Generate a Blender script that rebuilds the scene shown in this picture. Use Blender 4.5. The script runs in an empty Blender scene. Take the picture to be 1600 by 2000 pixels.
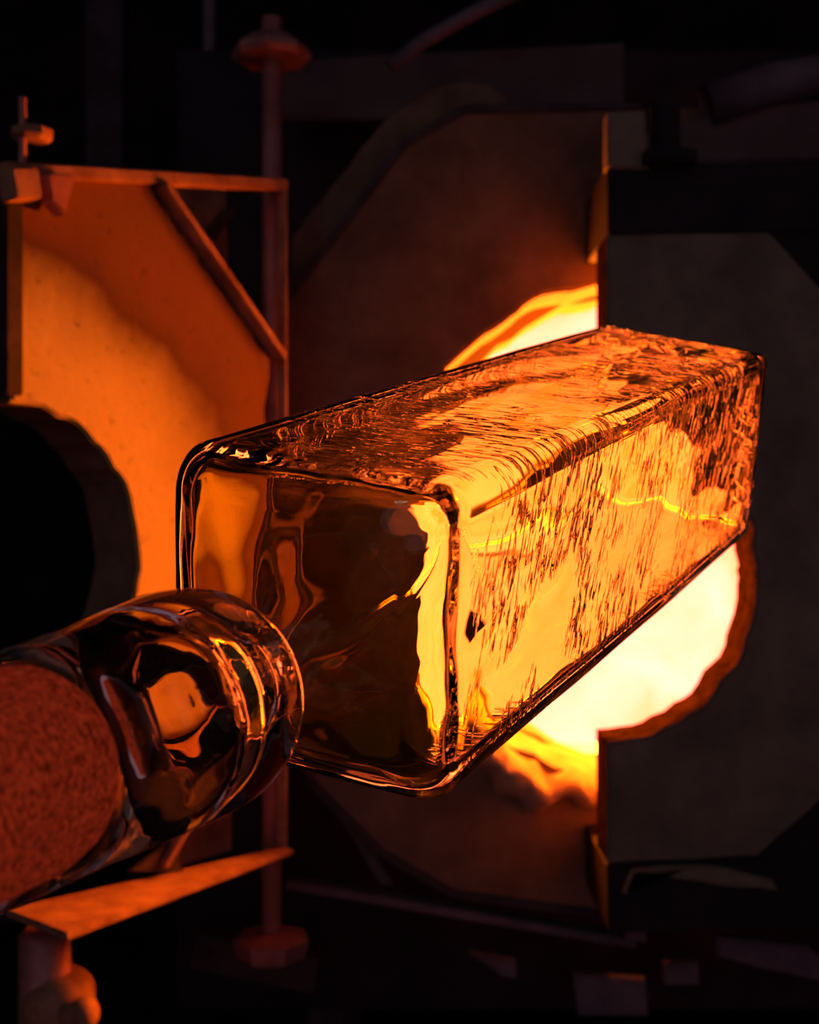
import bpy, bmesh, math, random
from mathutils import Vector, Matrix, noise

# ------------------------------------------------------------------ camera, world, lamps, exposure
F = 2300.0                                   # focal length in pixels of the 1600 x 2000 frame
scene = bpy.context.scene
noise.seed_set(2)
col = scene.collection
cam_data = bpy.data.cameras.new('camera')
cam_data.sensor_fit = 'VERTICAL'
cam_data.sensor_height = 36.0
cam_data.sensor_width = 28.8
cam_data.lens = F / 2000.0 * 36.0
cam_data.clip_start = 0.01
cam_data.dof.use_dof = True
cam_data.dof.focus_distance = 0.45
cam_data.dof.aperture_fstop = (cam_data.lens / 1000.0) / 0.0031
cam = bpy.data.objects.new('camera', cam_data)
cam.rotation_euler = (math.pi / 2, 0, 0)
col.objects.link(cam)
scene.camera = cam

world = bpy.data.worlds.new('dim_workshop')
scene.world = world
world.use_nodes = True
world.node_tree.nodes['Background'].inputs[0].default_value = (1.0, 0.60, 0.86, 1)
world.node_tree.nodes['Background'].inputs[1].default_value = 0.14

def lamp(name, loc, target, energy, color, size):
    d = bpy.data.lights.new(name, 'AREA')
    d.energy = energy; d.color = color; d.shape = 'RECTANGLE'; d.size = size[0]; d.size_y = size[1]
    o = bpy.data.objects.new(name, d)
    o.location = loc
    o.rotation_euler = (Vector(target) - Vector(loc)).to_track_quat('-Z', 'Y').to_euler()
    col.objects.link(o)
    return o
lamp('workshop_tube_lamp', (-0.9, -0.6, 1.5), (0, 0.5, 0), 0.8, (0.25, 0.85, 1.0), (0.5, 0.006))

scene.view_settings.view_transform = 'Standard'
scene.view_settings.look = 'None'
scene.view_settings.exposure = 0.0
scene.view_settings.gamma = 1.0
scene.view_settings.use_curve_mapping = False
scene.cycles.max_bounces = 24
scene.cycles.transmission_bounces = 24
scene.cycles.glossy_bounces = 12
scene.cycles.diffuse_bounces = 6
scene.cycles.sample_clamp_indirect = 20
scene.cycles.use_denoising = True

# ------------------------------------------------------------------ helpers
def at(px, py, Y):
    return Vector(((px - 800.0) / F * Y, Y, (1000.0 - py) / F * Y))

def sides(o, axis, mat):
    """the cut edges of a panel (faces that do not look along axis) take their own material"""
    o.data.materials.append(mat)
    for p in o.data.polygons:
        if abs(p.normal.dot(axis)) < .8: p.material_index = 1

def link(name, me, mat, parent=None, smooth=False):
    o = bpy.data.objects.new(name, me)
    col.objects.link(o)
    if mat: me.materials.append(mat)
    if parent: o.parent = parent
    if smooth:
        for p in me.polygons: p.use_smooth = True
    return o

def empty(name, loc=(0, 0, 0)):
    o = bpy.data.objects.new(name, None)
    o.location = loc
    o.empty_display_size = 0.05
    col.objects.link(o)
    return o

def tag(o, label=None, cat=None, group=None, kind=None):
    if label: o['label'] = label
    if cat: o['category'] = cat
    if group: o['group'] = group
    if kind or cat: o['kind'] = kind or 'thing'
    return o

def mesh(name, verts, faces):
    me = bpy.data.meshes.new(name)
    me.from_pydata([tuple(v) for v in verts], [], faces)
    me.update()
    return me

def part(name, me, mat, root, smooth=False):
    """link a mesh given in world coordinates below root"""
    if root is not None:
        me.transform(Matrix.Translation(-Vector(root.location)))
    return link(name, me, mat, root, smooth)

def bm_mesh(name, bm):
    bmesh.ops.recalc_face_normals(bm, faces=bm.faces)
    me = bpy.data.meshes.new(name)
    bm.to_mesh(me); bm.free()
    return me

def slab(pts, offset, edge_bevel=0.0):
    """closed prism: the outline pts (Vectors, in order) pushed by offset"""
    bm = bmesh.new()
    a = [bm.verts.new(p) for p in pts]
    b = [bm.verts.new(p + offset) for p in pts]
    n = len(pts)
    bm.faces.new(a)
    bm.faces.new(list(reversed(b)))
    for i in range(n):
        bm.faces.new((a[i], b[i], b[(i + 1) % n], a[(i + 1) % n]))
    bmesh.ops.recalc_face_normals(bm, faces=bm.faces)
    if edge_bevel:
        ed = [e for e in bm.edges if len(e.link_faces) == 2 and e.calc_face_angle(0) > 1.0
              and (e.verts[0] in a) == (e.verts[1] in a)]
        bmesh.ops.bevel(bm, geom=ed, offset=edge_bevel, segments=2, affect='EDGES', clamp_overlap=True)
    return bm_mesh('slab', bm)

def bar(p, q, w, h, up=(0, 0, 1), bev=0.002):
    """a bevelled bar of section w (side) x h (up) from p to q"""
    p, q, up = Vector(p), Vector(q), Vector(up)
    d = (q - p).normalized()
    s = d.cross(up).normalized()
    u = s.cross(d).normalized()
    bm = bmesh.new()
    vs = []
    for c in (p, q):
        for sx, sy in ((-1, -1), (1, -1), (1, 1), (-1, 1)):
            vs.append(bm.verts.new(c + s * sx * w / 2 + u * sy * h / 2))
    for f in ((0, 1, 2, 3), (7, 6, 5, 4), (0, 4, 5, 1), (1, 5, 6, 2), (2, 6, 7, 3), (3, 7, 4, 0)):
        bm.faces.new([vs[i] for i in f])
    if bev:
        bmesh.ops.bevel(bm, geom=bm.edges[:], offset=min(bev, w * .3, h * .3), segments=2, affect='EDGES')
    return bm_mesh('bar', bm)

def frame_of(d):
    d = Vector(d).normalized()
    a = Vector((0, 0, 1)) if abs(d.z) < 0.9 else Vector((1, 0, 0))
    s = d.cross(a).normalized()
    return s, s.cross(d).normalized()

def lathe(p, q, prof, n=32, caps=True):
    """surface of revolution about p->q; prof = (t along, radius) in metres from p"""
    p, q = Vector(p), Vector(q)
    d = (q - p).normalized()
    s, u = frame_of(d)
    verts, faces = [], []
    for t, r in prof:
        for k in range(n):
            a = 2 * math.pi * k / n
            verts.append(p + d * t + (s * math.cos(a) + u * math.sin(a)) * r)
    for i in range(len(prof) - 1):
        for k in range(n):
            k2 = (k + 1) % n
            faces.append((i * n + k, i * n + k2, (i + 1) * n + k2, (i + 1) * n + k))
    if caps:
        faces.append(tuple(range(n - 1, -1, -1)))
        faces.append(tuple((len(prof) - 1) * n + k for k in range(n)))
    me = mesh('lathe', verts, faces)
    bm = bmesh.new(); bm.from_mesh(me); bpy.data.meshes.remove(me)
    return bm_mesh('lathe', bm)

def rod(p, q, r, n=24):
    L = (Vector(q) - Vector(p)).length
    b = min(r * .25, L * .2)
    return lathe(p, q, [(0, r - b), (b, r), (L - b, r), (L, r - b)], n)

def tube_path(pts, r, n=12):
    verts, faces = [], []
    pts = [Vector(p) for p in pts]
    for i, p in enumerate(pts):
        d = (pts[min(i + 1, len(pts) - 1)] - pts[max(i - 1, 0)])
        s, u = frame_of(d)
        for k in range(n):
            a = 2 * math.pi * k / n
            verts.append(p + (s * math.cos(a) + u * math.sin(a)) * r)
    for i in range(len(pts) - 1):
        for k in range(n):
            k2 = (k + 1) % n
            faces.append((i * n + k, i * n + k2, (i + 1) * n + k2, (i + 1) * n + k))
    faces.append(tuple(range(n))); faces.append(tuple((len(pts) - 1) * n + k for k in range(n)))
    return mesh('tube', verts, faces)

def dense(pts, step, amp=0.0, seed=0.0, freq=60.0, closed=True, side=Vector((1, 0, 0))):
    """resample an outline and roughen it, like chipped refractory"""
    out = []
    n = len(pts)
    for i in range(n if closed else n - 1):
        a, b = Vector(pts[i]), Vector(pts[(i + 1) % n])
        k = max(1, int((b - a).length / step))
        for j in range(k):
            p = a.lerp(b, j / k)
            if amp:
                v = noise.noise_vector(p * freq + Vector((seed, 0, 0))) + .5 * noise.noise_vector(p * freq * 2.7 + Vector((0, seed, 0)))
                p = p + (side * v.x + Vector((0, 0, v.z))) * amp
            out.append(p)
    return out

# ------------------------------------------------------------------ materials
def new_mat(name):
    m = bpy.data.materials.new(name)
    m.use_nodes = True
    nt = m.node_tree
    return m, nt, nt.nodes['Principled BSDF']

def N(nt, kind, **kw):
    n = nt.nodes.new(kind)
    for k, v in kw.items():
        setattr(n, k, v)
    return n

def mottled(name, c1, c2, scale=12, rough=0.85, metal=0.0, bump=0.3, detail=8, emit=None, emit_strength=0, spec=0.3):
    m, nt, b = new_mat(name)
    tc = N(nt, 'ShaderNodeTexCoord')
    nz = N(nt, 'ShaderNodeTexNoise'); nz.inputs['Scale'].default_value = scale; nz.inputs['Detail'].default_value = detail
    nz.inputs['Roughness'].default_value = 0.65
    nt.links.new(tc.outputs['Object'], nz.inputs['Vector'])
    cr = N(nt, 'ShaderNodeValToRGB')
    cr.color_ramp.elements[0].position = 0.36; cr.color_ramp.elements[0].color = (*c1, 1)
    cr.color_ramp.elements[1].position = 0.64; cr.color_ramp.elements[1].color = (*c2, 1)
    nt.links.new(nz.outputs['Fac'], cr.inputs['Fac'])
    nt.links.new(cr.outputs['Color'], b.inputs['Base Color'])
    n2 = N(nt, 'ShaderNodeTexNoise'); n2.inputs['Scale'].default_value = scale * 9; n2.inputs['Detail'].default_value = 6
    nt.links.new(tc.outputs['Object'], n2.inputs['Vector'])
    bp = N(nt, 'ShaderNodeBump'); bp.inputs['Strength'].default_value = bump; bp.inputs['Distance'].default_value = 0.004
    nt.links.new(n2.outputs['Fac'], bp.inputs['Height'])
    nt.links.new(bp.outputs['Normal'], b.inputs['Normal'])
    b.inputs['Roughness'].default_value = rough
    b.inputs['Metallic'].default_value = metal
    b.inputs['Specular IOR Level'].default_value = spec
    if emit:
        b.inputs['Emission Color'].default_value = (*emit, 1)
        b.inputs['Emission Strength'].default_value = emit_strength
    return m

M_REFR = mottled('pale_refractory', (0.36, 0.21, 0.12), (0.62, 0.42, 0.26), 9)
M_REFR_D = mottled('grey_brown_refractory', (0.14, 0.080, 0.044), (0.27, 0.155, 0.088), 9)
M_REFR_GREY = mottled('sooty_grey_refractory', (0.16, 0.125, 0.085), (0.30, 0.24, 0.165), 9, bump=0.2)
M_CHAR = mottled('charred_refractory_edge', (0.008, 0.0042, 0.001), (0.034, 0.017, 0.004), 45, bump=0.5, spec=0.0)
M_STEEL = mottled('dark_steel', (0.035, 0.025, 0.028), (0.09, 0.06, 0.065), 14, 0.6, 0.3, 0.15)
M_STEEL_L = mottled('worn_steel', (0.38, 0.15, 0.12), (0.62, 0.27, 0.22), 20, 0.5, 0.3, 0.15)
M_RUST = mottled('rusted_steel', (0.25, 0.11, 0.06), (0.50, 0.26, 0.14), 24, 0.7, 0.1, 0.25)
M_BLACK = mottled('blackened_steel', (0.012, 0.009, 0.012), (0.03, 0.022, 0.028), 10, 0.7, 0.2, 0.1)
M_BRICK = mottled('sooty_wall', (0.015, 0.010, 0.014), (0.04, 0.027, 0.036), 5, 0.9, 0, 0.3)
M_FLOOR = mottled('sooty_concrete', (0.03, 0.022, 0.025), (0.07, 0.05, 0.055), 4, 0.8, 0, 0.2)

def hot_mat(name, stops, scale, strength, detail=4, distortion=0.6):
    m = bpy.data.materials.new(name); m.use_nodes = True
    nt = m.node_tree; nt.nodes.clear()
    out = N(nt, 'ShaderNodeOutputMaterial'); em = N(nt, 'ShaderNodeEmission')
    tc = N(nt, 'ShaderNodeTexCoord'); nz = N(nt, 'ShaderNodeTexNoise')
    nz.inputs['Scale'].default_value = scale; nz.inputs['Detail'].default_value = detail
    nz.inputs['Distortion'].default_value = distortion
    cr = N(nt, 'ShaderNodeValToRGB')
    e = cr.color_ramp.elements
    e[0].position, e[0].color = stops[0][0], (*stops[0][1], 1)
    e[1].position, e[1].color = stops[-1][0], (*stops[-1][1], 1)
    for p, c in stops[1:-1]:
        x = e.new(p); x.color = (*c, 1)
    nt.links.new(tc.outputs['Object'], nz.inputs['Vector'])
    nt.links.new(nz.outputs['Fac'], cr.inputs['Fac'])
    nt.links.new(cr.outputs['Color'], em.inputs['Color'])
    em.inputs['Strength'].default_value = strength
    nt.links.new(em.outputs[0], out.inputs[0])
    return m
# glowing furnace lining (colours are relative to strength 10)
M_HOT = hot_mat('white_hot_lining', [(0.28, (1.0, 0.070, 0.014)), (0.46, (1.0, 0.094, 0.050)), (0.66, (1.0, 0.106, 0.074))], 5, 10)
M_LINING = hot_mat('flame_washed_lining', [(0.30, (1.0, 0.15, 0.004)), (0.70, (1.0, 0.17, 0.006))], 4, 95)
M_WARM = mottled('glowing_mouth_refractory', (0.16, 0.07, 0.02), (0.26, 0.12, 0.03), 12, emit=(1.0, 0.16, 0.004), emit_strength=0.35)

def glass_mat(name, tint, bumps, rough=0.0):
    m, nt, b = new_mat(name)
    b.inputs['Base Color'].default_value = (*tint, 1)
    b.inputs['Transmission Weight'].default_value = 1.0
    b.inputs['Roughness'].default_value = rough
    b.inputs['IOR'].default_value = 1.5
    tc = N(nt, 'ShaderNodeTexCoord')
    prev = None
    for (scl, noise_scale, dist, strength, distortion) in bumps:
        mp = N(nt, 'ShaderNodeMapping'); mp.inputs['Scale'].default_value = scl
        nz = N(nt, 'ShaderNodeTexNoise'); nz.inputs['Scale'].default_value = noise_scale
        nz.inputs['Detail'].default_value = 2; nz.inputs['Distortion'].default_value = distortion
        bp = N(nt, 'ShaderNodeBump'); bp.inputs['Distance'].default_value = dist; bp.inputs['Strength'].default_value = strength
        nt.links.new(tc.outputs['Object'], mp.inputs['Vector'])
        nt.links.new(mp.outputs[0], nz.inputs['Vector'])
        nt.links.new(nz.outputs['Fac'], bp.inputs['Height'])
        if prev: nt.links.new(prev.outputs['Normal'], bp.inputs['Normal'])
        prev = bp
    if prev: nt.links.new(prev.outputs['Normal'], b.inputs['Normal'])
    return m
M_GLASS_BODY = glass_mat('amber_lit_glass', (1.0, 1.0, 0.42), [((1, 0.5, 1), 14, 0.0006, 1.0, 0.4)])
def add_streaks(m):
    """fine helical tool marks: sparse thin ripples that wrap round the bottle away from its shoulder"""
    nt = m.node_tree; b = nt.nodes['Principled BSDF']
    tc = N(nt, 'ShaderNodeTexCoord')
    def dot(vec):
        d = N(nt, 'ShaderNodeVectorMath', operation='DOT_PRODUCT'); d.inputs[1].default_value = vec
        nt.links.new(tc.outputs['Object'], d.inputs[0]); return d.outputs['Value']
    cb = N(nt, 'ShaderNodeCombineXYZ')
    for i, v in enumerate(((75, 20, 0), (-75, 300, -110), (0, 20, 75))): nt.links.new(dot(v), cb.inputs[i])
    nz = N(nt, 'ShaderNodeTexNoise'); nz.inputs['Scale'].default_value = 1.0; nz.inputs['Detail'].default_value = 1.5; nz.inputs['Distortion'].default_value = 1.0
    nt.links.new(cb.outputs[0], nz.inputs['Vector'])
    r1 = N(nt, 'ShaderNodeMapRange'); r1.inputs['From Min'].default_value = .57; r1.inputs['From Max'].default_value = .82
    nt.links.new(nz.outputs['Fac'], r1.inputs['Value'])
    n2 = N(nt, 'ShaderNodeTexNoise'); n2.inputs['Scale'].default_value = 16; n2.inputs['Detail'].default_value = 1
    nt.links.new(tc.outputs['Object'], n2.inputs['Vector'])
    r2 = N(nt, 'ShaderNodeMapRange'); r2.inputs['From Min'].default_value = .41; r2.inputs['From Max'].default_value = .57
    nt.links.new(n2.outputs['Fac'], r2.inputs['Value'])
    sx = N(nt, 'ShaderNodeSeparateXYZ'); nt.links.new(tc.outputs['Object'], sx.inputs[0])
    r3 = N(nt, 'ShaderNodeMapRange'); r3.inputs['From Min'].default_value = .02; r3.inputs['From Max'].default_value = .10
    nt.links.new(sx.outputs['Y'], r3.inputs['Value'])
    m1 = N(nt, 'ShaderNodeMath', operation='MULTIPLY'); nt.links.new(r2.outputs[0], m1.inputs[0]); nt.links.new(r3.outputs[0], m1.inputs[1])
    ra = N(nt, 'ShaderNodeMapRange'); rb = N(nt, 'ShaderNodeMapRange')
    for r, ax in ((ra, 'X'), (rb, 'Z')):
        r.inputs['From Min'].default_value = .036; r.inputs['From Max'].default_value = .044
        nt.links.new(sx.outputs[ax], r.inputs['Value'])
    mxx = N(nt, 'ShaderNodeMath', operation='MAXIMUM'); nt.links.new(ra.outputs[0], mxx.inputs[0]); nt.links.new(rb.outputs[0], mxx.inputs[1])
    m3 = N(nt, 'ShaderNodeMath', operation='MULTIPLY'); nt.links.new(m1.outputs[0], m3.inputs[0]); nt.links.new(mxx.outputs[0], m3.inputs[1]); m1 = m3
    m2 = N(nt, 'ShaderNodeMath', operation='MULTIPLY'); nt.links.new(r1.outputs[0], m2.inputs[0]); nt.links.new(m1.outputs[0], m2.inputs[1])
    bp = N(nt, 'ShaderNodeBump'); bp.inputs['Distance'].default_value = STREAK; bp.inputs['Strength'].default_value = 1
    nt.links.new(m2.outputs[0], bp.inputs['Height'])
    old = b.inputs['Normal'].links[0].from_socket
    nt.links.new(old, bp.inputs['Normal']); nt.links.new(bp.outputs['Normal'], b.inputs['Normal'])
STREAK = 0.0030
add_streaks(M_GLASS_BODY)
M_GLASS_COLLAR = glass_mat('clear_glass', (1.0, 0.93, 0.80), [((1, 0.6, 1), 22, 0.0007, 1.0, 0.4)])

# ------------------------------------------------------------------ setting
tag(link('floor', mesh('floor', [(-3, -2, -1.1), (3, -2, -1.1), (3, 4, -1.1), (-3, 4, -1.1)], [(0, 1, 2, 3)]), M_FLOOR), kind='structure')
tag(link('wall_back', mesh('wall', [(-3, 4, -1.1), (3, 4, -1.1), (3, 4, 2.4), (-3, 4, 2.4)], [(0, 1, 2, 3)]), M_BRICK), kind='structure')

for nm, vs in (('wall_left', [(-3, -2, -1.1), (-3, 4, -1.1), (-3, 4, 2.4), (-3, -2, 2.4)]), ('wall_right', [(3, 4, -1.1), (3, -2, -1.1), (3, -2, 2.4), (3, 4, 2.4)]),
               ('ceiling', [(-3, -2, 2.4), (-3, 4, 2.4), (3, 4, 2.4), (3, -2, 2.4)])):
    tag(link(nm, mesh('wall', vs, [(0, 1, 2, 3)]), M_BRICK), kind='structure')

# ------------------------------------------------------------------ furnace
FY = 1.75                                       # plane of the furnace front
fc = at(1286, 1035, FY)
furnace = empty('glory_hole_furnace', (fc.x, FY + 0.4, -1.1))
tag(furnace, 'dark steel furnace with a white-hot round mouth behind its doors', 'furnace')

def annulus(cx, cz, Y, r, outer, depth, amp=0.0, n=96, seed=1.0):
    """front plate with a round opening; outer = half width, depth pushes back"""
    verts, faces = [], []
    for layer in range(2):
        for ring in range(2):
            for k in range(n):
                a = 2 * math.pi * k / n
                c, s = math.cos(a), math.sin(a)
                if ring == 0:
                    rr = r + amp * noise.noise(Vector((c * 5, s * 5, seed))) + .5 * amp * noise.noise(Vector((c * 14, s * 14, seed)))
                else:
                    rr = outer / max(abs(c), abs(s)) if outer > 0 else -outer
                verts.append((cx + rr * c, Y + depth * layer, cz + rr * s))
    def idx(l, g, k): return (l * 2 + g) * n + k % n
    for k in range(n):
        faces.append((idx(0, 0, k), idx(0, 1, k), idx(0, 1, k + 1), idx(0, 0, k + 1)))
        faces.append((idx(1, 0, k), idx(1, 0, k + 1), idx(1, 1, k + 1), idx(1, 1, k)))
        faces.append((idx(0, 0, k), idx(0, 0, k + 1), idx(1, 0, k + 1), idx(1, 0, k)))
        faces.append((idx(0, 1, k), idx(1, 1, k), idx(1, 1, k + 1), idx(0, 1, k + 1)))
    me = mesh('annulus', verts, faces)
    bm = bmesh.new(); bm.from_mesh(me)
    return bm_mesh('annulus', bm)

part('face_plate', annulus(fc.x, fc.z, FY + 0.02, 0.46, 0.72, 0.03), M_BLACK, furnace)
part('mouth_ring', annulus(fc.x, fc.z, FY, 0.359, -0.50, 0.10, 0.010), M_WARM, furnace)
part('lining', lathe((fc.x, FY + 0.10, fc.z), (fc.x, FY + 1, fc.z),
                     [(0, 0.37), (0.0, 0.50), (0.6, 0.50), (0.64, 0.46)], 64, caps=False), M_LINING, furnace, True)
part('rear_lining', lathe((fc.x, FY + 0.738, fc.z), (fc.x, FY + 1, fc.z), [(0, 0.465), (.03, .465)], 64), M_HOT, furnace)
part('shell', lathe((fc.x, FY + 0.05, fc.z), (fc.x, FY + 1, fc.z),
                    [(0, 0.70), (0.70, 0.70), (0.78, 0.62), (0.78, 0.02)], 48, caps=False), M_BLACK, furnace, True)
for sx in (-0.5, 0.5):
    for yy in (0.10, 0.70):
        part('leg', bar((fc.x + sx, FY + yy, -1.1), (fc.x + sx, FY + yy, fc.z - 0.45), 0.06, 0.06, (0, 1, 0)), M_STEEL, furnace)

# ------------------------------------------------------------------ middle half door (closed)
MY = 1.60
mid = empty('furnace_door', tuple(at(900, 1790, MY)))
tag(mid, 'closed half-octagon brown furnace door whose straight edge glows red', 'furnace door')
mc = at(1250, 1035, MY); mr = 0.341
oct_px = [(1250, 208), (905, 215), (790, 280), (560, 585), (470, 800), (470, 1300), (600, 1520), (745, 1665), (885, 1745), (1250, 1795)]
outline = [at(x, y, MY) for x, y in oct_px]
arc = [mc + Vector((math.cos(a) * (.82 + .18 * min(1, (math.sin(a) / .65) ** 2)), 0, math.sin(a))) * mr for a in [math.radians(270 - 180 * k / 40) for k in range(41)]]
poly = dense(outline, 0.03, 0.002, 3, closed=False) + dense(arc, 0.012, 0.006, 7, 25, closed=False) + [arc[-1]]
part('refractory_panel', slab(poly, Vector((0, 0.11, 0)), 0.004), M_REFR_D, mid)
lv, lf = [], []
na, nr = 60, 10
for i in range(na + 1):
    a = math.radians(222 + 46 * i / na)
    for j in range(nr + 1):
        x = j / nr
        w = .075 * (.45 + .55 * math.sin(math.pi * i / na)) * (1 + .5 * noise.noise(Vector((i * .13, 3, 0))))
        y = .07 * (1 - x / .22) if x < .22 else -.034 * math.sin(math.pi * (x - .22) / .78) + .004 * (x > .97)
        p = mc + Vector((math.cos(a), 0, math.sin(a))) * (mr - .014 + w * x) + Vector((0, y, 0))
        q = noise.noise_vector(p * 22) * .010 + noise.noise_vector(p * 60) * .005
        lv.append(p + q * (math.sin(math.pi * x) + .25))
for i in range(na):
    for j in range(nr):
        k = i * (nr + 1) + j
        lf.append((k, k + 1, k + nr + 2, k + nr + 1))
part('worn_lip', mesh('lip', lv, lf), M_REFR, mid, True)
# steel rim round the octagon, one flat bar per side
rim = outline[:]
for i in range(len(rim) - 1):
    if i in (3, 4, 5): continue
    a, b = rim[i], rim[i + 1]
    part('rim_bar', bar(a + Vector((0, .045, 0)), b + Vector((0, .045, 0)), 0.10, 0.012, (0, 0, 1) if abs((b - a).normalized().z) < .5 else (1, 0, 0)), M_STEEL, mid)
# its right-hand twin, closed behind the nearer door
twin = empty('furnace_door', tuple(at(1600, 1790, MY)))
tag(twin, 'brown furnace door half showing only its top above the dark beam at right', 'furnace door')
o2 = [at(x, y, MY) for x, y in [(1270, 1795), (1615, 1745), (1755, 1665), (1940, 1500), (1940, 585), (1710, 280), (1595, 215), (1270, 208)]]
arc = [mc + Vector((math.cos(a), 0, math.sin(a))) * mr for a in [math.radians(87.2 - 174.4 * k / 40) for k in range(41)]]
poly = dense(o2, 0.03, 0.002, 4, closed=False) + [o2[-1]] + dense(arc, 0.012, 0.006, 9, 25, closed=False) + [arc[-1]]
sides(part('refractory_panel', slab(poly, Vector((0, 0.11, 0)), 0.004), M_REFR_D, twin), Vector((0, 1, 0)), M_CHAR)

# ------------------------------------------------------------------ right half door (nearer)
RY = 1.42
right = empty('furnace_door', tuple(at(1400, 1690, RY)))
tag(right, 'smaller grey half-octagon furnace door in front, right of the bright opening', 'furnace door')
rc = at(1166, 1136, RY); rr = 313 / F * RY
xe = at(1186, 0, RY).x
a0 = math.acos((xe - rc.x) / rr)
arc = [rc + Vector((math.cos(a), 0, math.sin(a) * (1.28 if math.sin(a) > 0 else 1))) * rr for a in [a0 - 2 * a0 * k / 40 for k in range(41)]]
px = [(1186, 1690), (1480, 1672), (1625, 1545), (1680, 1300), (1680, 800), (1610, 570), (1500, 450), (1330, 450), (1186, 458)]
outer = [at(x, y, RY) for x, y in px]
poly = dense(arc, 0.008, 0.007, 11, 30, closed=False) + [arc[-1]] + dense(outer, 0.03, 0.0012, 5, closed=False) + [outer[-1]]
sides(part('refractory_panel', slab(poly, Vector((0, 0.085, 0)), 0.003), M_REFR_GREY, right), Vector((0, 1, 0)), M_CHAR)
part('corner_plate', slab([at(1500, 445, RY), at(1760, 445, RY), at(1760, 1675, RY), at(1480, 1675, RY), at(1625, 1545, RY), at(1680, 1300, RY), at(1680, 800, RY), at(1610, 570, RY)], Vector((0, .01, 0))), M_BLACK, right)
part('frame_bar', bar(at(1186, 390, RY) + Vector((0, .085, 0)), at(1800, 384, RY) + Vector((0, .085, 0)), 0.178, 0.084), M_BLACK, right)
part('frame_bar', bar(at(1186, 1752, RY) + Vector((0, .085, 0)), at(1800, 1736, RY) + Vector((0, .085, 0)), 0.178, 0.084), M_BLACK, right)
part('frame_bar', bar(at(1770, 330, RY) + Vector((0, .085, 0)), at(1770, 1800, RY) + Vector((0, .085, 0)), 0.06, 0.178, (0, 1, 0)), M_BLACK, right)

# ------------------------------------------------------------------ left door (swung open, lit orange)
HY, EY = 1.50, 1.20                               # depth of its hinge edge and of its free edge
door = empty('furnace_door', tuple(at(300, 1740, 1.40)))
tag(door, 'swung-open half-octagon furnace door glowing orange at the left, hole at its edge', 'furnace door')
xh, xf = at(553, 0, HY).x, at(20, 0, EY).x
du = Vector((xf - xh, EY - HY, 0)); W_D = du.length; du.normalize()
dn = Vector((-du.y, du.x, 0))
if dn.y > 0: dn = -dn                              # face normal, towards the camera
def on_door(px, py, lift=0.0):
    """the point of the door plane seen at a pixel"""
    d = Vector(((px - 800) / F, 1, (1000 - py) / F))
    h = Vector((xh, HY, 0)) + dn * lift
    return d * (h.dot(dn) / d.dot(dn))
def zoned(name, centre, r0, r1):
    # base colour pale round the door's hole, fading to darker brown beyond it
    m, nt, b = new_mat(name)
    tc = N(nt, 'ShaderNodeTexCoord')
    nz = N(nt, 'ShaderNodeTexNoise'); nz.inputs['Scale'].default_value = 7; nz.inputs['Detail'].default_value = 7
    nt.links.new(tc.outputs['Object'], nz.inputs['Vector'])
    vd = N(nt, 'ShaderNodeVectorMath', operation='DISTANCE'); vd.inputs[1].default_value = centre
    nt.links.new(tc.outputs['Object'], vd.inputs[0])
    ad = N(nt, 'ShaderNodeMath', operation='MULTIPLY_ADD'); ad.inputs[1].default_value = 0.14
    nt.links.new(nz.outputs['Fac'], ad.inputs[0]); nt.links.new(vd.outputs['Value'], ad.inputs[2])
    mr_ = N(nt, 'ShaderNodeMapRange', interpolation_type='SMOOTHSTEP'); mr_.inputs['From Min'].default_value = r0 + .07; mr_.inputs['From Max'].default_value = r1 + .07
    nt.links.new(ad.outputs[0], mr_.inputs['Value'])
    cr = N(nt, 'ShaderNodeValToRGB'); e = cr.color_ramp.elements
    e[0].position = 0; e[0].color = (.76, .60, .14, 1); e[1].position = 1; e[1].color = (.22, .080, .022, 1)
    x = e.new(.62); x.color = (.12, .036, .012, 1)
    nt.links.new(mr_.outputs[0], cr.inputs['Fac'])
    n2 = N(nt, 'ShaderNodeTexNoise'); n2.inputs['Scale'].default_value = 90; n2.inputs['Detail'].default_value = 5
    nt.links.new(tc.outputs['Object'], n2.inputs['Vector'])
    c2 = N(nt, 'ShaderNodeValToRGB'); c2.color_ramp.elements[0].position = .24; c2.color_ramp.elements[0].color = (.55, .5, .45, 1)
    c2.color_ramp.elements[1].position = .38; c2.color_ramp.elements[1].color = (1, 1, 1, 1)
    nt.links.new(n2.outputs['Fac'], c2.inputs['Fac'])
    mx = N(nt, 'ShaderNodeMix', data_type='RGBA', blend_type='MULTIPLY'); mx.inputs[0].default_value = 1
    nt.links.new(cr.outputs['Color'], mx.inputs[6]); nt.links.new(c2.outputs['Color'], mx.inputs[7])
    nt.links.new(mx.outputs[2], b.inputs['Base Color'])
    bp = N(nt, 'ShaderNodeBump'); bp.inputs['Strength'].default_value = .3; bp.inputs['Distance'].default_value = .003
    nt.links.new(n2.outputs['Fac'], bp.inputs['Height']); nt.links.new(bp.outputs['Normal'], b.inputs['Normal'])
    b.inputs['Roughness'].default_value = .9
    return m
M_ZONED = zoned('zoned_refractory', on_door(14, 1085) - door.location, .20, .40)
arc = [on_door(14 + 256 * math.cos(a), 1085 - 298 * math.sin(a)) for a in [math.radians(-88 + 176 * k / 40) for k in range(41)]]
px = [(20, 395), (70, 400), (118, 345), (300, 350), (312, 392), (408, 532), (530, 702), (518, 800), (530, 1290), (330, 1640), (20, 1700)]
outer = [on_door(x, y) for x, y in px]
poly = dense(arc, 0.010, 0.005, 21, 40, closed=False, side=du) + [arc[-1]] + dense(outer, 0.008, 0.006, 31, 50, closed=False, side=du) + [outer[-1]]
sides(part('refractory_panel', slab(poly, -dn * 0.085, 0.003), M_ZONED, door), dn, M_REFR_D)
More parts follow.
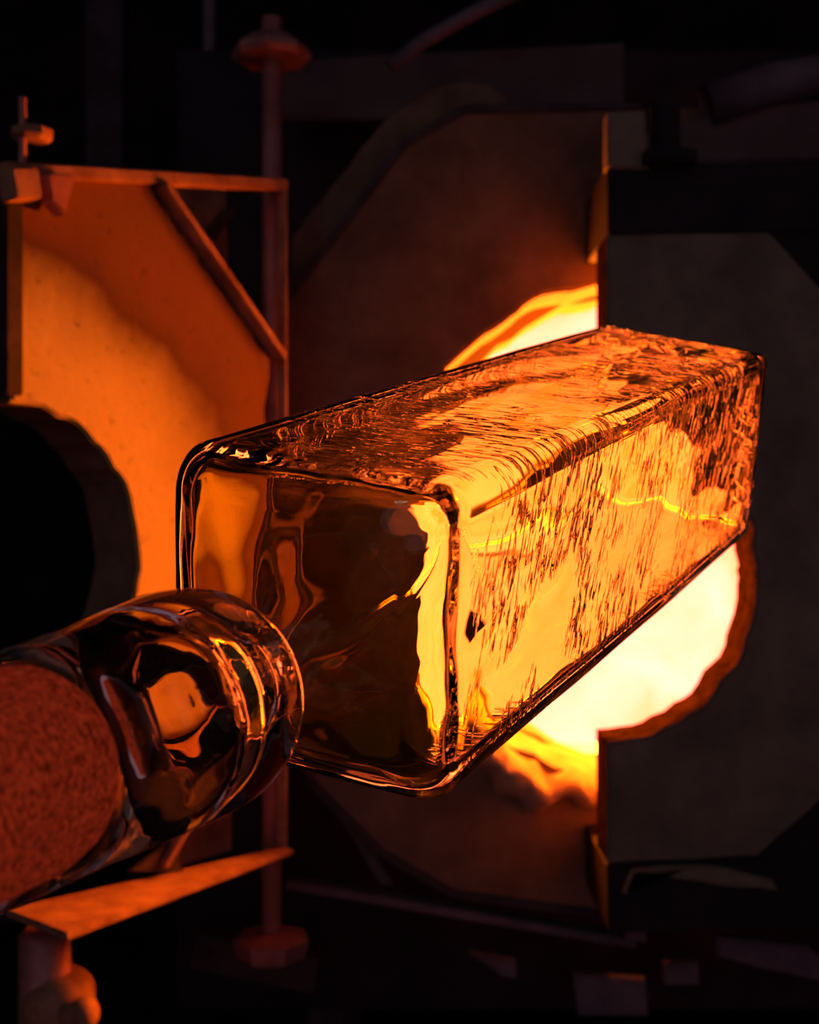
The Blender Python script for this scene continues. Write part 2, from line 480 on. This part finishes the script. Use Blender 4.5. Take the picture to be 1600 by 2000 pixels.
def dbar(name, a, b, w, h, lift, mat, up_=None):
    pa, pb = on_door(*a, lift), on_door(*b, lift)
    return part(name, bar(pa, pb, w, h, dn if up_ is None else up_), mat, door)
dbar('frame_bar', (0, 332), (553, 362), 0.014, 0.022, 0.0, M_RUST)
dbar('hinge_bar', (551, 358), (551, 1655), 0.006, 0.016, 0.0, M_RUST)
dbar('diagonal_bar', (312, 360), (547, 700), 0.010, 0.025, 0.004, M_RUST)
dbar('diagonal_bar', (312, 1690), (547, 1280), 0.010, 0.025, 0.004, M_RUST)
dbar('edge_bar', (3, 330), (3, 775), 0.02, 0.05, -0.02, M_STEEL)
dbar('edge_bar', (3, 1400), (3, 1790), 0.02, 0.05, -0.02, M_STEEL)
# back plate that closes the corners, with its rib
part('corner_plate', slab([on_door(*p, -0.07) for p in ((300, 350), (440, 360), (446, 560), (430, 560))], -dn * 0.006), M_RUST, door)
dbar('rib', (398, 478), (446, 410), 0.006, 0.03, -0.05, M_STEEL)
part('corner_plate', slab([on_door(*p, -0.07) for p in ((320, 1700), (452, 1660), (452, 1450), (440, 1440))], -dn * 0.006), M_RUST, door)
# bottom flange: a shelf that sticks out towards the camera
b0, b1 = on_door(553, 1652), on_door(8, 1775)
part('flange', slab([b0, b1, b1 + dn * 0.11 + du * 0, b0 + dn * 0.02], Vector((0, 0, -0.008)), 0.002), M_RUST, door)
part('gusset', slab([on_door(330, 1640, .003), on_door(250, 1700, .003), on_door(352, 1700, .003)], dn * 0.006), M_STEEL, door)
# top left bracket: block and wedge
dbar('latch_block', (12, 362), (64, 362), 0.03, 0.03, 0.02, M_RUST)
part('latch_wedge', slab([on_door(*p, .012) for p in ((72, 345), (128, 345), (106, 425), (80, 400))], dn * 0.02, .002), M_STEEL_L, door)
# hinge pole with flanged nuts
hp = at(531, 0, HY + .02)
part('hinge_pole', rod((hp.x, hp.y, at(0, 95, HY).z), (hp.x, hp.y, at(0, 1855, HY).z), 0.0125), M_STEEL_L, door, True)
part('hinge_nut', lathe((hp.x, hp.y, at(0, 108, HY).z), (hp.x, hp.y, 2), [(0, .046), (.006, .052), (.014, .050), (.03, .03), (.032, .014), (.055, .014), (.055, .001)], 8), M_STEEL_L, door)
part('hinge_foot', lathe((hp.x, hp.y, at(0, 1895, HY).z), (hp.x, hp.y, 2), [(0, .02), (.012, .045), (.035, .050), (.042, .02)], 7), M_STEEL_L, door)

# stud and nut above the door's free edge
ep = on_door(62, 262)
part('latch_nut', lathe((ep.x, ep.y, on_door(62, 276).z), (ep.x, ep.y, 2), [(0, .016), (.004, .022), (.011, .022), (.015, .012)], 8), M_RUST, door)
part('latch_stud', rod(on_door(44, 330), on_door(44, 190), .004), M_STEEL_L, door, True)

# ------------------------------------------------------------------ fixed ironwork round the furnace
def plate(name, px, Y, depth, mat, bev=.003, amp=0.0, root=None):
    pts = [at(x, y, Y) for x, y in px]
    if amp: pts = dense(pts, .02, amp, Y * 7, 40)
    return part(name, slab(pts, Vector((0, depth, 0)), bev), mat, root or furnace)
M_BROWN = mottled('brown_painted_steel', (0.10, 0.06, 0.055), (0.17, 0.11, 0.10), 6, 0.8, 0.0, 0.1)
M_PURPLE = mottled('dull_grey_steel', (0.11, 0.08, 0.09), (0.22, 0.16, 0.18), 10, 0.6, 0.1, 0.15)
plate('header_plate', [(548, 118), (1220, 82), (1220, 235), (548, 232)], 1.66, .02, M_BROWN)
plate('refractory_band', [(905, 160), (840, 172), (740, 245), (570, 465), (570, 600), (800, 300), (905, 226), (990, 222), (985, 185), (950, 160)], 1.645, .03, M_REFR_D, amp=.004)
plate('refractory_band', [(640, 1570), (745, 1730), (770, 1728), (690, 1590)], 1.645, .03, M_BROWN, amp=.003)
plate('door_bracket', [(1186, 218), (1262, 214), (1268, 330), (1186, 326)], 1.41, .03, M_REFR_GREY)
plate('clamp_lug', [(1284, 186), (1330, 186), (1330, 285), (1364, 290), (1364, 312), (1262, 312), (1262, 290), (1284, 285)], 1.385, .04, M_BLACK)
plate('cover_plate', [(1265, 262), (1480, 196), (1640, 196), (1640, 310), (1265, 322)], 1.575, .02, M_BROWN)
part('flue_pipe', tube_path([at(1380, 205, 1.57), at(1500, 165, 1.57), at(1900, 100, 1.57)], .028, 20), M_PURPLE, furnace, True)
part('gas_hose', tube_path([at(760, 130, 1.58), at(830, 78, 1.58), at(920, 28, 1.58), at(1040, -30, 1.58)], .010, 16), M_PURPLE, furnace, True)
part('thin_cable', tube_path([at(1290, 275, 1.59), at(1400, 262, 1.59), at(1500, 222, 1.59), at(1640, 180, 1.59)], .004, 10), M_STEEL, furnace, True)
part('riser_pipe', rod(at(409, -60, 1.8), at(409, 900, 1.8), .010), M_PURPLE, furnace, True)
part('column', bar(at(210, -60, 2.3), at(210, 900, 2.3), .07, .05, (0, 1, 0)), M_STEEL, furnace)
part('rail', bar(at(560, 1722, 1.62), at(1240, 1838, 1.62), .03, .012), M_PURPLE, furnace)
part('beam', bar(at(380, 1850, 1.66), at(620, 1900, 1.66), .03, .05), M_STEEL, furnace)
plate('gusset', [(915, 1862), (1008, 1880), (1010, 1912), (985, 1910)], 1.55, .02, M_PURPLE)
plate('tie_plate', [(1120, 1905), (1262, 1915), (1268, 1985), (1130, 1985)], 1.55, .02, M_PURPLE)
plate('tie_plate', [(1400, 1830), (1580, 1850), (1640, 1905), (1640, 1925), (1480, 1890), (1402, 1868)], 1.52, .02, M_PURPLE)
plate('lug', [(1298, 1885), (1365, 1880), (1368, 1925), (1300, 1925)], 1.52, .02, M_PURPLE)
plate('bolt_plate', [(1222, 1802), (1262, 1806), (1264, 1842), (1224, 1838)], 1.50, .02, M_PURPLE)
plate('crumbled_ledge', [(1216, 1745), (1236, 1698), (1300, 1692), (1420, 1700), (1510, 1720), (1520, 1738), (1440, 1735), (1330, 1718), (1245, 1708), (1226, 1748)], 1.405, .015, M_REFR_GREY, amp=.003)
# post with its clamp at the lower left
post = empty('steel_post', (at(88, 1800, 1.24).x, 1.24, -1.1))
tag(post, 'reddish steel tube post with an orange-lit clamp at the lower left corner', 'post')
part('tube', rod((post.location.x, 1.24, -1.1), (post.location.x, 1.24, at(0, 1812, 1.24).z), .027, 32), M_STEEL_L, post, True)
cl = at(95, 1990, 1.20)
part('clamp', lathe(cl + Vector((0, .07, 0)), cl - Vector((0, 1, 0)), [(0, .030), (.03, .034), (.055, .034), (.066, .02), (.07, .006)], 24), M_RUST, post, True)
part('wing_knob', lathe(cl + Vector((.014, 0, .004)), cl + Vector((1, -.15, .1)), [(0, .010), (.010, .013), (.020, .018), (.030, .018), (.036, .010)], 20), M_RUST, post, True)

# ------------------------------------------------------------------ blown glass bottle
RB = Matrix(((0.86590353, 0.49892919, 0.03578753), (-0.47151804, 0.83802488, -0.27456335), (-0.16697851, 0.22087091, 0.96090281)))
NEAR = Vector((-0.0395, 0.3919, -0.0389))
bottle = empty('glass_bottle', NEAR)
bottle.rotation_euler = RB.to_euler()
tag(bottle, 'square clear glass bottle blown on the pipe, glowing amber before the furnace', 'bottle')
WV = RB.transposed()
corner_px = {(0, 0, 1): (305, 869, .403), (1, 0, 1): (857, 974, .351), (1, 0, 0): (850, 1606, .381), (0, 0, 0): (305, 1462, .433),
             (0, 1, 1): (1180, 631, .745), (1, 1, 1): (1503, 690, .693), (1, 1, 0): (1463, 1047, .724)}
CN = {k: at(*v) for k, v in corner_px.items()}
CN[(0, 1, 0)] = CN[(0, 1, 1)] + (CN[(1, 1, 0)] - CN[(1, 1, 1)]) * 1.0
def tri(u, w, v):
    """u,w in -1..1 across, v 0..1 along the bottle"""
    a, c = (u + 1) / 2, (w + 1) / 2
    P = Vector((0, 0, 0))
    for (i, j, k), q in CN.items():
        P = P + q * ((a if i else 1 - a) * (v if j else 1 - v) * (c if k else 1 - c))
    return P
SEG = []
for quad in range(4):
    for k in range(18): SEG.append(quad * 90 + 37 * k / 18)
    for k in range(28): SEG.append(quad * 90 + 37 + 16 * k / 28)
    for k in range(18): SEG.append(quad * 90 + 53 + 37 * k / 18)
SEG = [math.radians(a) for a in SEG]
NS = len(SEG)
def rsq(theta, rho):
    """rounded square of half size 1 and corner radius rho, along direction theta"""
    c, s = abs(math.cos(theta)), abs(math.sin(theta))
    m = 1 / max(c, s)
    if min(c, s) * m <= 1 - rho: r = m
    else:
        k = 1 - rho
        b = k * (c + s)
        r = b + math.sqrt(max(0, b * b - (2 * k * k - rho * rho)))
    return r * math.cos(theta), r * math.sin(theta)
INNER_WOB = 0.0005
NECK_C = (-0.18, -0.30)                              # where the neck meets the shoulder
def body_ring(v, s, rho, cshift=0.0, wob=0.0, seed=0.0):
    out = []
    for th in SEG:
        x, y = rsq(th, rho)
        p = tri(x * s + NECK_C[0] * cshift, y * s + NECK_C[1] * cshift, v)
        if wob:
            q = WV @ (p - NEAR)
            f = Vector((q.x * 26 + seed, q.y * 9, q.z * 26))
            n = noise.noise_vector(f) + .5 * noise.noise_vector(f * 2.3)
            p = p + RB @ (n * wob)
        out.append(p)
    return out
ax0, ax1 = at(0, 1522, .289), at(505, 1317, .405)   # axis of the collar
axd = (ax1 - ax0).normalized()
eu = (RB @ Vector((1, 0, 0))); eu = (eu - axd * eu.dot(axd)).normalized()
ew = axd.cross(eu)
if ew.dot(RB @ Vector((0, 0, 1))) < 0: ew = -ew
AL = (ax1 - ax0).length
def collar_ring(t, r, wob=0.0, seed=0.0):
    """t metres back from the shoulder along the collar axis"""
    out = []
    for th in SEG:
        d = eu * math.cos(th) + ew * math.sin(th)
        p = ax1 - axd * t
        rr_ = r * (1 + wob * (noise.noise(Vector((d.x * 1.5 + seed, t * 30, d.z * 1.5))) + .5 * noise.noise(Vector((d.x * 3, t * 70, d.z * 3 + seed)))))
        out.append(p + d * rr_)
    return out
def smooth_prof(keys, n):
    """Catmull-Rom through (t, r) keys"""
    out = []
    for i in range(len(keys) - 1):
        p0, p1, p2, p3 = (keys[max(i - 1, 0)], keys[i], keys[i + 1], keys[min(i + 2, len(keys) - 1)])
        for k in range(n):
            x = k / n
            out.append(tuple(.5 * (2 * b + (c - a) * x + (2 * a - 5 * b + 4 * c - d) * x * x + (3 * b - a - 3 * c + d) * x ** 3) for a, b, c, d in zip(p0, p1, p2, p3)))
    out.append(keys[-1])
    return out
# outer skin, collar: from the pipe to the rim that faces the bottle
oc = smooth_prof([(.30, .0165), (.27, .0195), (.22, .0245), (.17, .0275), (.12, .0300), (.08, .0335), (.054, .0357), (.036, .0352), (.025, .0305), (.018, .0230), (.013, .0165), (.008, .0150)], 6)
ic = smooth_prof([(.0960, .0005), (.0955, .006), (.092, .0115), (.083, .0150), (.072, .0190), (.058, .0205), (.044, .0170), (.032, .0090), (.022, .0070), (.008, .0065)], 6)
outer_collar = [collar_ring(t, r, .012, 2) for t, r in oc]
inner_collar = [collar_ring(t, max(r, .0004), .035, 11) for t, r in ic]
# outer skin, body
ob = []
for k in range(9):                                  # shoulder face
    x = k / 8
    ob.append((-0.002 + .002 * x ** 2, .30 + (.72 - .30) * x, .95 - (.95 - .34) * x ** .7, 1 - x ** 1.2))
FR, FV = .28, .038
for k in range(1, 11):                              # shoulder fillet
    a = math.pi / 2 * k / 10
    ob.append((FV * (1 - math.cos(a)), .72 + FR * math.sin(a), .34 - .14 * k / 10, 0))
for k in range(1, 61):
    x = k / 60
    ob.append((FV + (.988 - FV) * x, 1.0, .20 - .09 * min(1, x * 1.6), 0))
for k in range(1, 6):
    a = math.pi / 2 * k / 5
    ob.append((.988 + .012 * math.sin(a), 1 - .06 * (1 - math.cos(a)), .11, 0))
for k in range(1, 9):
    ob.append((1.0 - .008 * (k / 8), .94 * (1 - k / 8) + .01, .11 + .4 * k / 8, 0))
outer_body = [body_ring(v, s, r, c, .0006, 3) for v, s, r, c in ob]
# inner skin of the body: the blown cavity
TH = 0.10                                          # wall, in half widths
ib = []
TV = TH * .055 / .41
for k in range(9):
    x = k / 8
    ib.append((TV + .002 * x - .002, .16 + .56 * x, .95 - .61 * x ** .7, 1 - x ** 1.2))
for k in range(1, 13):
    a = math.pi / 2 * k / 12
    ib.append((FV - (FV - TV) * math.cos(a), .72 + (FR - TH) * math.sin(a), .34 - .16 * k / 12, 0))
for k in range(1, 71):
    x = k / 70
    ib.append((FV + (.975 - FV) * x, 1 - TH, .18 - .08 * min(1, x * 1.6), 0))
for k in range(1, 7):
    a = math.pi / 2 * k / 6
    ib.append((.975 + .012 * math.sin(a), 1 - TH - .06 * (1 - math.cos(a)), .12, 0))
for k in range(1, 9):
    ib.append((.987 - .004 * k / 8, (.94 - TH) * (1 - k / 8) + .01, .12 + .4 * k / 8, 0))
inner_body = [body_ring(v, s, r, c, INNER_WOB * (1 + 2.2 * max(0, 1 - v / .06)), 9) for v, s, r, c in ib]
def blend(ra, rb_, n, r_prev, r_next):
    """Hermite bridge between two rings"""
    out = []
    for k in range(1, n):
        x = k / n
        h00, h10, h01, h11 = 2 * x ** 3 - 3 * x * x + 1, x ** 3 - 2 * x * x + x, -2 * x ** 3 + 3 * x * x, x ** 3 - x * x
        ring = []
        for i in range(NS):
            L = (rb_[i] - ra[i]).length
            t0 = (ra[i] - r_prev[i]).normalized() * L; t1 = (r_next[i] - rb_[i]).normalized() * L
            ring.append(ra[i] * h00 + t0 * h10 + rb_[i] * h01 + t1 * h11)
        out.append(ring)
    return out
inner_neck = [inner_collar[-1]] + blend(inner_collar[-1], inner_body[0], 10, inner_collar[-2], inner_body[1]) + [inner_body[0]]
outer_neck = [outer_collar[-1]] + blend(outer_collar[-1], outer_body[0], 10, outer_collar[-2], outer_body[1]) + [outer_body[0]]
def skins(name, outer_r, inner_r, mat, cap_o=(False, False), cap_i=(False, False)):
    verts, faces = [], []
    for rings, flip, cap in ((outer_r, False, cap_o), (inner_r, True, cap_i)):
        base = len(verts)
        for r in rings: verts += [WV @ (p - NEAR) for p in r]
        m = len(rings)
        for i in range(m - 1):
            for k in range(NS):
                k2 = (k + 1) % NS
                f = (base + i * NS + k, base + (i + 1) * NS + k, base + (i + 1) * NS + k2, base + i * NS + k2)
                faces.append(f if not flip else f[::-1])
        for c, i in ((cap[0], 0), (cap[1], m - 1)):
            if c:
                f = tuple(base + i * NS + k for k in range(NS))
                if (i == 0) == flip: f = f[::-1]
                faces.append(f)
    me = mesh(name, verts, faces)
    o = link(name, me, mat, bottle, True)
    return o
skins('body', outer_body, inner_body, M_GLASS_BODY, (False, True), (False, True))
skins('neck', outer_neck, inner_neck, M_GLASS_COLLAR)
skins('collar', outer_collar, inner_collar, M_GLASS_COLLAR, (True, False), (True, False))

# ------------------------------------------------------------------ blowpipe
M_PIPE = mottled('hot_rusty_pipe_head', (0.10, 0.018, 0.014), (0.42, 0.11, 0.06), 650, 0.8, 0.0, 0.6, emit=(1.0, 0.075, 0.022), emit_strength=0.10)
for _l in [l for l in M_PIPE.node_tree.links if l.to_socket.name == 'Base Color']:
    _m = M_PIPE.node_tree.nodes.new('ShaderNodeMath'); _m.operation = 'MULTIPLY'; _m.inputs[1].default_value = 1.2
    M_PIPE.node_tree.links.new(_l.from_socket, _m.inputs[0]); M_PIPE.node_tree.links.new(_m.outputs[0], M_PIPE.node_tree.nodes['Principled BSDF'].inputs['Emission Strength'])
pipe = empty('blowpipe', ax1 - axd * .62)
tag(pipe, 'dark red hot blowpipe entering the glass at the lower left', 'blowpipe')
def along(t): return ax1 - axd * t
hd = [(0, .0148), (.145, .0150), (.158, .0149), (.167, .0136), (.171, .0100), (.173, .0040)]
part('head', lathe(along(.276), along(0), hd, 48), M_PIPE, pipe, True)
part('tube', rod(along(.62), along(.30), .0125), M_STEEL_L, pipe, True)
